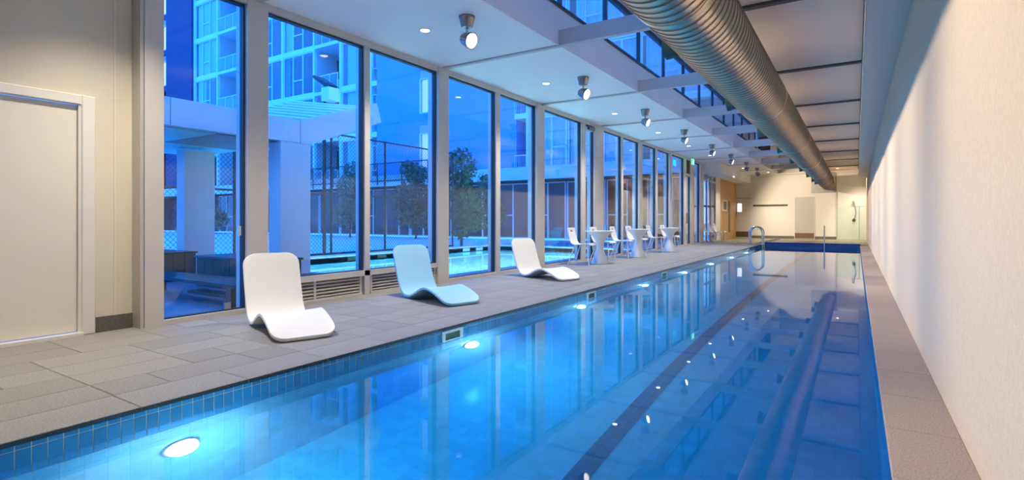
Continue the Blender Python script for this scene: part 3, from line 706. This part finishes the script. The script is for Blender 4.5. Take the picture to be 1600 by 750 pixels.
cw = empty('apartment_building', (-9, YB, 0), 'pale apartment wing with full height white curtains above the podium', 'building')
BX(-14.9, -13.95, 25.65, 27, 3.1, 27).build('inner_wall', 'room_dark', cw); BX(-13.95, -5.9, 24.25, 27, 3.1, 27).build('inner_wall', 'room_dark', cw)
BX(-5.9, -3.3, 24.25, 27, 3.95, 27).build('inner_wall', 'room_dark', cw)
BX(-14.2, -13.85, 23.5, 25.7, 3.1, 27).build('pier', 'facade_light', cw)
bays = [(-13.8, -12.0), (-11.95, -10.15), (-10.1, -8.3), (-8.25, -6.45), (-6.4, -4.8), (-4.75, -3.3)]
for k, z in enumerate(FLZ):
    BX(-13.85, -3.3 if k else -5.8, YB - .08, YB + .45, z - .12 if k else z, z + .50 if k == 0 else z + .14).build('floor_band', 'facade_band', cw)
    if k > 6: continue
    for i, (a, c) in enumerate(bays):
        if k == 0 and a > -6.5: continue
        zz = z + (.50 if k == 0 else .14)
        facade_window(cw, a, c, zz, z + 3.06, [(1.1, 0), (1, .38)], fm='facade_light' if i % 2 == 0 else 'facade_band', curtain=[[(.1, .97)], [(.03, .98)], [(.03, .9)], [(.2, .98)]][(i + k) % 4])
    BX(-14.9, -14.2, 23.5, 25.6, z - .17, z + .1).build('balcony_slab', 'facade_light', cw)
    f = MB().box(-14.9, -13.5 if k == 0 else -14.2, 23.45, 23.49, z + 1.12, z + 1.16)
    for j in range(7): f.box(-14.88 + j * .11, -14.865 + j * .11, 23.46, 23.48, z + .1, z + 1.12)
    f.build('railing', 'facade_light', cw)
    facade_window(cw, -14.85, -14.3, z + 1.5, z + 2.8, [(1, 0)], y=25.5, fw=.05)

pd = empty('podium', (-20, 23.6, 0), 'low podium with a pale fascia band and dark shopfronts', 'building')
for a, c in ((-62, -40), (-39.99, -30), (-29.99, -20), (-19.99, -14.9), (-14.89, -5.75)): BX(a, c, 23.40, 23.70, 3.02, 3.68).build('fascia_panel', 'facade_band', pd)
BX(-62, -5.75, 23.42, 27, 2.96, 3.06).build('soffit', 'shop_dark', pd)
BX(-62, -5.9, 25.2, 25.4, -.03, 2.96).build('shop_wall', 'shop_dark', pd)
x = -44.0; i = 0
while x < -7.5:
    facade_window(pd, x, x + 2.05, .0, 2.92, [(1, .42), (1, 0)] if i % 3 else [(1, 0), (.8, .42)], y=24.2, fm='facade_band', fw=.06, gm='shop_glass'); x += 2.12; i += 1
rl = empty('podium_railing', (-24, 23.38, 3.1), 'thin dark railing along the podium edge before the blue wing', 'railing')
for z in (3.35, 4.42): MB().tube([(-33, 23.36, z), (-18.6, 23.36, z)], .03, 6).build('rail', 'rail_dark', rl)
for j in range(8): MB().tube([(-33 + j * 2.05, 23.36, 3.1), (-33 + j * 2.05, 23.36, 4.42)], .03, 6).build('post', 'rail_dark', rl)
wm = MB()
for sgn in (1, -1):
    k = -33.0
    while k < -18.6:
        e = k + 1.07 * sgn
        if -33 <= e <= -18.6: wm.tube([(k, 23.36 + .003 * sgn, 3.35), (e, 23.36 + .003 * sgn, 4.42)], .006, 3)
        k += .16
o = wm.build('wire_mesh', 'rail_dark', rl); o['kind'] = 'stuff'
nb = empty('notice_boards', (-23.6, 24.1, 1.6), 'two small white notices on the shopfront behind the fence', 'notice')
BX(-23.3, -22.8, 24.08, 24.1, 1.25, 1.75).build('sheet', 'facade_light', nb); BX(-22.65, -22.42, 24.08, 24.1, 1.25, 1.75).build('sheet', 'facade_light', nb)

# ------------------------------------------------------------------ duct
dc = empty('ventilation_duct', (-1.21, 0, 2.84), 'large round spiral metal ventilation duct hanging along the pool ceiling', 'duct')
def duct_seg(y0, y1, R=.335, p=.115, n=44):
    vs_, fs, mi = [], [], []
    prof = [(0, 0), (.88, 0), (.915, .009), (.965, .009)]
    K = int((y1 - y0) / p) + 2; rows_ = []
    for k in range(-1, K + 1):
        for q, h in prof:
            rows_.append([(min(max(y0 + p * (k + q + j / n), y0), y1), h) for j in range(n + 1)])
    for r_ in rows_:
        for j, (y, h) in enumerate(r_):
            a = 2 * PI * j / n; vs_.append((-1.21 + (R + h) * math.cos(a), y, 2.84 + (R + h) * math.sin(a)))
    m = n + 1
    for i in range(len(rows_) - 1):
        for j in range(n):
            q = (i * m + j, i * m + j + 1, (i + 1) * m + j + 1, (i + 1) * m + j)
            if max(vs_[t][1] for t in q) - min(vs_[t][1] for t in q) > 1e-5: fs.append(tuple(reversed(q))); mi.append(1 if i % 4 else 0)
    return MB().add(vs_, fs), mi
JY = [YN + .02, -.6, 4.2, 8.95, 13.6, 18.2, 22.9, 27.4, YF - .06]
for a, c in zip(JY, JY[1:]):
    dm, mi = duct_seg(a + .02, c - .02); o = dm.build('duct_section', 'duct_metal', dc, smooth=30)
    o.data.materials.append(M['duct_seam']); o.data.polygons.foreach_set('material_index', mi)
for y in JY[1:-1]: MB().lathe([(.27, -.035), (.342, -.035), (.348, -.015), (.342, 0), (.348, .015), (.342, .035), (.27, .035)], 44, (-1.21, y, 2.84), (0, 1, 0)).build('collar', 'duct_metal', dc, smooth=30)
MB().lathe([(.27, -.05), (.355, -.05), (.355, .0), (.27, .0)], 44, (-1.21, YF - .06, 2.84), (0, 1, 0)).build('end_collar', 'duct_seam', dc, smooth=30)
for y in [2.45, 5.62, 8.8, 11.95, 15.1, 18.2, 21.3, 24.4, 27.5, 29.5]:
    nz = MB().lathe([(.11, .26), (.11, .42), (.118, .43), (.118, .48), (.09, .48), (.08, .44), (.02, .43)], 20, (-1.21, y, 2.84), (-.99, 0, -.1)); nz.build('nozzle', 'nozzle_teal', dc, smooth=40)
for y in [1.9] + [q + .25 for q in BEAMS[3:]]:
    MB().tube([(-1.21, y, 3.17), (-1.21, y, 3.42)], .012, 8).build('hanger_rod', 'steel', dc)

# ------------------------------------------------------------------ lamps
SY = [5.07, 8.28, 11.45, 14.6, 17.9, 21.0, 24.3, 27.2, 1.9]
SL = ['biggest ceiling spotlight, flaring white above the light blue lounger', 'second ceiling spotlight along the row, its round lens tilted sideways', 'third ceiling spotlight along the row, glowing pinkish white',
      'fourth ceiling spotlight along the row from the big flaring one', 'fifth ceiling spotlight along the row, near the green exit sign', 'sixth ceiling spotlight along the row, beyond the exit sign',
      'seventh ceiling spotlight along the row, over the dropped bulkhead end', 'last and smallest ceiling spotlight before the cream end wall', 'ceiling spotlight above the deck beside the cream door']
aim = Vector((1.0, -.10, -.42)).normalized()
def make_spot():
    r = empty('ceiling_spotlight', (0, 0, 0), cat='spotlight', group='ceiling spotlights in a row')
    MB().lathe([(.098, 0), (.098, -.02), (.092, -.026), (.070, -.125), (.064, -.132), (.01, -.133)], 28).build('canopy', 'gunmetal', r, True, smooth=35)
    MB().tube([(0, 0, -.13), (0, 0, -.20)], .017, 10).build('stem', 'steel', r, True, smooth=40)
    c = Vector((.0, 0, -.27))
    MB().lathe([(.022, -.03), (.03, 0), (.022, .03)], 14, (0, 0, -.215), (0, 0, 1)).build('swivel', 'steel', r, True, smooth=40)
    hd = MB().lathe([(.03, -.075), (.055, -.07), (.072, -.035), (.086, .03), (.096, .055), (.098, .085), (.088, .085), (.082, .062), (.02, .055)], 28, c, aim).build('lamp_head', 'gunmetal', r, True, smooth=35)
    ln = MB().lathe([(.078, .064), (.06, .069), (.03, .072)], 24, c, aim).build('lens', 'lamp_lens', hd, True, smooth=40)
    return r
sp0 = make_spot(); ld = None
for i, y in enumerate(SY):
    s_ = sp0 if i == 0 else copy_tree(sp0)
    s_.location = (-3.88, y, 3.40); s_['label'] = SL[i]; s_.rotation_euler.z = math.radians({6: 18, 7: 70}.get(i, 0))
    L = D.lights.new('spotlight_beam', 'SPOT') if i == 0 else ld
    ld = L
    L.energy = SPOT_W; L.color = WARM; L.spot_size = math.radians(78); L.spot_blend = .7; L.shadow_soft_size = .085
    lo = D.objects.new('spotlight_beam', L); COL.objects.link(lo); lo.parent = s_
    lo.location = Vector((0, 0, -.27)) + aim * .11; lo.rotation_euler = aim.to_track_quat('-Z', 'Y').to_euler()
DY = [5.14, 8.3, 11.5, 14.65, 17.85, 20.9, 26.9, 2.0, -1.2]
DL = ['first recessed downlight, nearest the big flaring spotlight', 'second recessed downlight along the low ceiling', 'third recessed downlight along the low ceiling', 'fourth recessed downlight along the low ceiling', 'fifth recessed downlight along the low ceiling', 'sixth recessed downlight along the low ceiling by the exit sign',
      'last recessed downlight near the cream end wall', 'recessed downlight above the deck by the cream door', 'recessed downlight above the near end of the deck']
d0 = empty('recessed_downlight', (0, 0, 0), cat='downlight', group='recessed downlights in a row')
MB().lathe([(.055, .0), (.075, -.002), (.078, -.008), (.07, -.012), (.055, -.006)], 24).build('trim_ring', 'white_paint', d0, True, smooth=40)
MB().lathe([(.056, -.0072), (.03, -.010)], 24).build('lens', 'down_lens', d0, True)
for (x, y, z), l in (((-3.75, 29.9, 3.40), 'added fill downlight close to the door with the glowing panel'), ((-.75, 29.6, 3.412), 'added fill downlight above the end of the round duct'), ((.25, 30.6, 3.42), 'added fill downlight over the shower corner')):
    s_ = copy_tree(d0); s_.location = (x, y, z); s_['label'] = l  # extra far-end downlights, added to brighten the end wall
dl = D.lights.new('downlight_beam', 'SPOT'); dl.energy = DOWN_W; dl.color = NEUTRAL; dl.spot_size = math.radians(112); dl.spot_blend = 1.0; dl.shadow_soft_size = .085
for i, y in enumerate(DY):
    s_ = d0 if i == 0 else copy_tree(d0)
    s_.location = (-4.6 if i != 6 else -4.45, y, 3.40); s_['label'] = DL[i]
for s_ in [o for o in D.objects if o.name.startswith('recessed_downlight')]:
    lo = D.objects.new('downlight_beam', dl); COL.objects.link(lo); lo.parent = s_; lo.location = (0, 0, -.03)

# pool wall lights
PLY = [1.55, 4.25, 6.75, 9.4, 12.0, 14.6, 17.3, 20.0, -1.1]
PLL = ['underwater pool light glowing nearest the cream door', 'underwater pool light glowing beside the first skimmer', 'underwater pool light glowing just before the second skimmer', 'underwater pool light, fourth along the window side', 'underwater pool light, fifth along the window side', 'underwater pool light, sixth along the window side', 'underwater pool light, seventh along the window side', 'underwater pool light nearest the far steps', 'underwater pool light at the near end of the pool']
p0 = empty('pool_light', (0, 0, 0), cat='pool light', group='underwater lights in the pool wall')
MB().lathe([(.10, 0), (.10, .010), (.090, .014), (.085, .010)], 24, (0, 0, 0), (1, 0, 0)).build('rim', 'steel', p0, True, smooth=40)
MB().lathe([(.085, .012), (.083, .030), (.072, .052), (.052, .070), (.026, .080), (.005, .082)], 24, (0, 0, 0), (1, 0, 0)).build('lens', 'pool_lens', p0, True)
PLS = []
for i, y in enumerate(PLY):
    s_ = p0 if i == 0 else copy_tree(p0)
    s_.location = (XPL + .001, y, -.58); s_['label'] = PLL[i]; PLS.append(s_)

# skimmers
SKY_ = [(3.82, .31), (6.98, .31), (10.44, .36), (20.3, .4)]
SKL = ['white skimmer box in the pool wall near the blue lounger', 'white skimmer box in the pool wall near the farther white lounger', 'small white skimmer box in the pool wall near the tables', 'farthest white skimmer box near the steel ladder']
for (y, w), l in zip(SKY_, SKL):
    k = empty('pool_skimmer', (XPL, y, -.17), l, 'skimmer', 'skimmers in the pool wall')
    x0, x1 = XPL - .004, XPL + .014
    MB().box(x0, x1, y, y + w, -.062, -.04).box(x0, x1, y, y + w, -.175, -.14).box(x0, x1, y, y + .045, -.14, -.062).box(x0, x1, y + w - .045, y + w, -.14, -.062).build('frame', 'skimmer_white', k)
    BX(x0, XPL + .003, y + .04, y + w - .04, -.142, -.06).build('mouth', 'skimmer_dark', k)

# ------------------------------------------------------------------ furniture
def shell_mesh(name, prof, W_, rad, m, thick, hole=None, nt_=12, dish=0., seg=46):
    """curved shell: prof (u, z) resampled along its length, rounded corners at both ends"""
    pts = [Vector((u, 0, z)) for u, z in prof]
    # Catmull-Rom resample
    P = [pts[0] * 2 - pts[1]] + pts + [pts[-1] * 2 - pts[-2]]; dense = []
    for i in range(1, len(P) - 2):
        for k in range(24):
            t = k / 24; a, b_, c, d = P[i - 1], P[i], P[i + 1], P[i + 2]
            dense.append(.5 * ((2 * b_) + (c - a) * t + (2 * a - 5 * b_ + 4 * c - d) * t * t + (3 * b_ - a - 3 * c + d) * t ** 3))
    dense.append(pts[-1]); L = [0]
    for p, q in zip(dense, dense[1:]): L.append(L[-1] + (q - p).length)
    T = L[-1]
    def at(s):
        for i in range(len(L) - 1):
            if L[i + 1] >= s: return dense[i].lerp(dense[i + 1], (s - L[i]) / max(L[i + 1] - L[i], 1e-9))
        return dense[-1]
    ss = []
    for k in range(6): ss.append(rad * (1 - math.cos(PI / 2 * k / 6)))
    n = seg - 12
    for k in range(n + 1): ss.append(rad + (T - 2 * rad) * k / n)
    ss += [T - s for s in reversed(ss[:6])]
    vs_ = []
    for s in ss:
        p = at(s); dd = min(s, T - s); w = W_ if dd >= rad else W_ - rad + math.sqrt(max(rad ** 2 - (rad - dd) ** 2, 0))
        for k in range(nt_ + 1):
            t = -1 + 2 * k / nt_; vs_.append((p.x, t * w, p.z + dish * t * t * min(1, dd / rad)))
    m_ = nt_ + 1; fs = []
    for i in range(len(ss) - 1):
        for k in range(nt_):
            if hole and hole[0] <= ss[i] / T <= hole[1] and hole[2] <= k <= hole[3]: continue
            fs.append((i * m_ + k, i * m_ + k + 1, (i + 1) * m_ + k + 1, (i + 1) * m_ + k))
    me = D.meshes.new(name); me.from_pydata(vs_, [], fs); me.materials.append(M[m]); me.shade_smooth()
    o = D.objects.new(name, me); COL.objects.link(o)
    so = o.modifiers.new('s', 'SOLIDIFY'); so.thickness = thick; so.offset = 0; so.use_even_offset = True
    be = o.modifiers.new('b', 'BEVEL'); be.width = thick * .35; be.segments = 2; be.limit_method = 'ANGLE'; be.angle_limit = math.radians(50)
    return o
LP = [(0, .022), (-.03, .03), (-.13, .075), (-.27, .125), (-.42, .158), (-.53, .15), (-.66, .10), (-.79, .045), (-.90, .028), (-1.0, .055), (-1.08, .14), (-1.15, .28), (-1.215, .45), (-1.26, .58), (-1.29, .655)]
LG = [((-3.83, 2.83), -21, 'plastic_white', 'white moulded wave lounger nearest the cream door'),
      ((-3.84, 4.98), -17, 'plastic_blue', 'light blue moulded wave lounger between the two white ones'),
      ((-3.92, 7.90), -20, 'plastic_white', 'white moulded wave lounger next to the tables')]
for (x, y), a, m, l in LG:
    o = shell_mesh('wave_lounger', LP, .265, .125, m, .028, dish=.012)
    o.location = (x, y, .0); o.rotation_euler = (0, 0, math.radians(a)); tag(o, l, 'lounger')
CP = [(.245, .43), (.22, .455), (.10, .452), (-.05, .437), (-.15, .44), (-.20, .48), (-.235, .58), (-.265, .70), (-.285, .82)]
def make_chair():
    r = empty('side_chair', cat='chair')
    o = shell_mesh('shell', CP, .205, .06, 'chair_white', .012, hole=(.86, .92, 4, 7), nt_=12, dish=.012, seg=34); o.parent = r
    for sx, sy in ((1, 1), (1, -1), (-1, 1), (-1, -1)):
        top = (.17 if sx > 0 else -.12, sy * .15, .435); bot = (.225 if sx > 0 else -.27, sy * .205, .0)
        MB().tube([top, bot], [.012, .010], 8).build('leg', 'leg_white', r, True, smooth=50)
    MB().tube([(.17, -.15, .43), (.17, .15, .43)], .009, 6).build('crossbar', 'leg_white', r, True)
    return r
CH = [((-5.13, 10.93), 3, 'white shell chair before the nearest table, on its camera side'), ((-5.17, 12.2), 0, 'white shell chair just past the nearest table, between two tables'),
      ((-5.16, 13.42), 4, 'white shell chair before the middle table, on its camera side'), ((-5.18, 14.62), -2, 'white shell chair just past the middle table'),
      ((-5.16, 16.3), 3, 'white shell chair before the farthest table, on its camera side'), ((-5.16, 17.75), 0, 'white shell chair just past the farthest table'),
      ((-5.24, 23.95), 0, 'nearest of three white chairs lined up against the dark glazed screen'), ((-5.22, 24.75), 2, 'middle of three white chairs lined up against the dark glazed screen'), ((-5.22, 25.7), -2, 'farthest of three white chairs lined up against the dark glazed screen')]
c0 = make_chair()
for i, ((x, y), a, l) in enumerate(CH):
    c = c0 if i == 0 else copy_tree(c0)
    c.location = (x, y, 0); c.rotation_euler = (0, 0, math.radians(a)); c['label'] = l; c['group'] = 'white chairs by the tables' if i < 6 else 'white chairs against the glazed screen'
TB = [((-4.93, 11.42), 'white hourglass pedestal table nearest the loungers'), ((-4.93, 13.95), 'white hourglass pedestal table, middle of the three'), ((-4.92, 16.85), 'white hourglass pedestal table farthest from the loungers')]
t0 = empty('pedestal_table', cat='table', group='white pedestal tables')
MB().lathe([(.02, .722), (.33, .728), (.337, .734), (.335, .742), (.01, .745)], 48).build('tabletop', 'chair_white', t0, True, smooth=40)
MB().lathe([(.205, 0), (.205, .012), (.17, .10), (.130, .19), (.095, .29), (.078, .38), (.092, .47), (.14, .57), (.205, .65), (.27, .705), (.30, .724)], 48).build('pedestal', 'chair_white', t0, True, smooth=40)
for i, ((x, y), l) in enumerate(TB):
    t = t0 if i == 0 else copy_tree(t0)
    t.location = (x, y, 0); t['label'] = l
# pool ladder and grab rail
ldr = empty('pool_ladder', (-3.35, 22.6, 0), 'pair of curved steel ladder rails at the far pool edge', 'ladder')
def arch(y, x0, x1, z1, zb): 
    r_ = (x1 - x0) / 2; c = (x0 + x1) / 2
    return [(x0, y, 0)] + [(x0, y, z1 - r_)] + [(c - r_ * math.cos(PI * k / 10), y, z1 - r_ + r_ * math.sin(PI * k / 10)) for k in range(1, 10)] + [(x1, y, z1 - r_), (x1, y, zb)]
for y in (22.4, 22.85): MB().tube(arch(y, -3.48, -3.02, .72, -.9), .024, 10).build('rail', 'steel', ldr, smooth=60)
for z in (-.3, -.6): BX(-3.06, -2.98, 22.4, 22.85, z, z + .03).build('tread', 'steel', ldr)
gr = empty('grab_rail', (-1.08, 24.7, 0), 'single steel grab rail standing at the far pool end', 'rail')
MB().tube([(-1.08, 25.05, 0), (-1.08, 25.05, .6), (-1.08, 25.0, .70), (-1.08, 24.9, .745), (-1.07, 24.6, .70), (-1.07, 24.45, .55), (-1.06, 24.40, .3), (-1.06, 24.40, -.6)], .022, 10).build('rail', 'steel', gr, smooth=60)
# exit sign
ex = empty('exit_sign', (-5.22, 20.9, 3.2), 'green running-man exit sign hanging from the low ceiling', 'sign')
BX(-5.25, -5.22, 20.74, 21.06, 3.08, 3.30).build('box', 'exit_green', ex)
MB().tube([(-5.235, 20.9, 3.30), (-5.235, 20.9, 3.40)], .01, 6).build('stem', 'steel', ex)
b = MB()
def bar(x0, z0, x1, z1, w):
    dx, dz = x1 - x0, z1 - z0; q = math.hypot(dx, dz); nx, nz = -dz / q * w / 2, dx / q * w / 2
    b.add([(-5.219, 26.19 + x0 + nx, z0 + nz), (-5.219, 26.19 + x0 - nx, z0 - nz), (-5.219, 26.19 + x1 - nx, z1 - nz), (-5.219, 26.19 + x1 + nx, z1 + nz)], [(3, 2, 1, 0)])
bar(-5.31, 3.20, -5.29, 3.15, .035); bar(-5.29, 3.15, -5.25, 3.13, .02); bar(-5.25, 3.13, -5.25, 3.10, .018); bar(-5.295, 3.15, -5.34, 3.12, .02); bar(-5.34, 3.12, -5.38, 3.12, .018)
bar(-5.31, 3.205, -5.27, 3.18, .016); bar(-5.31, 3.205, -5.36, 3.18, .016); bar(-5.305, 3.22, -5.30, 3.25, .03); bar(-5.20, 3.10, -5.20, 3.28, .05)
b.build('pictogram', 'exit_white', ex)
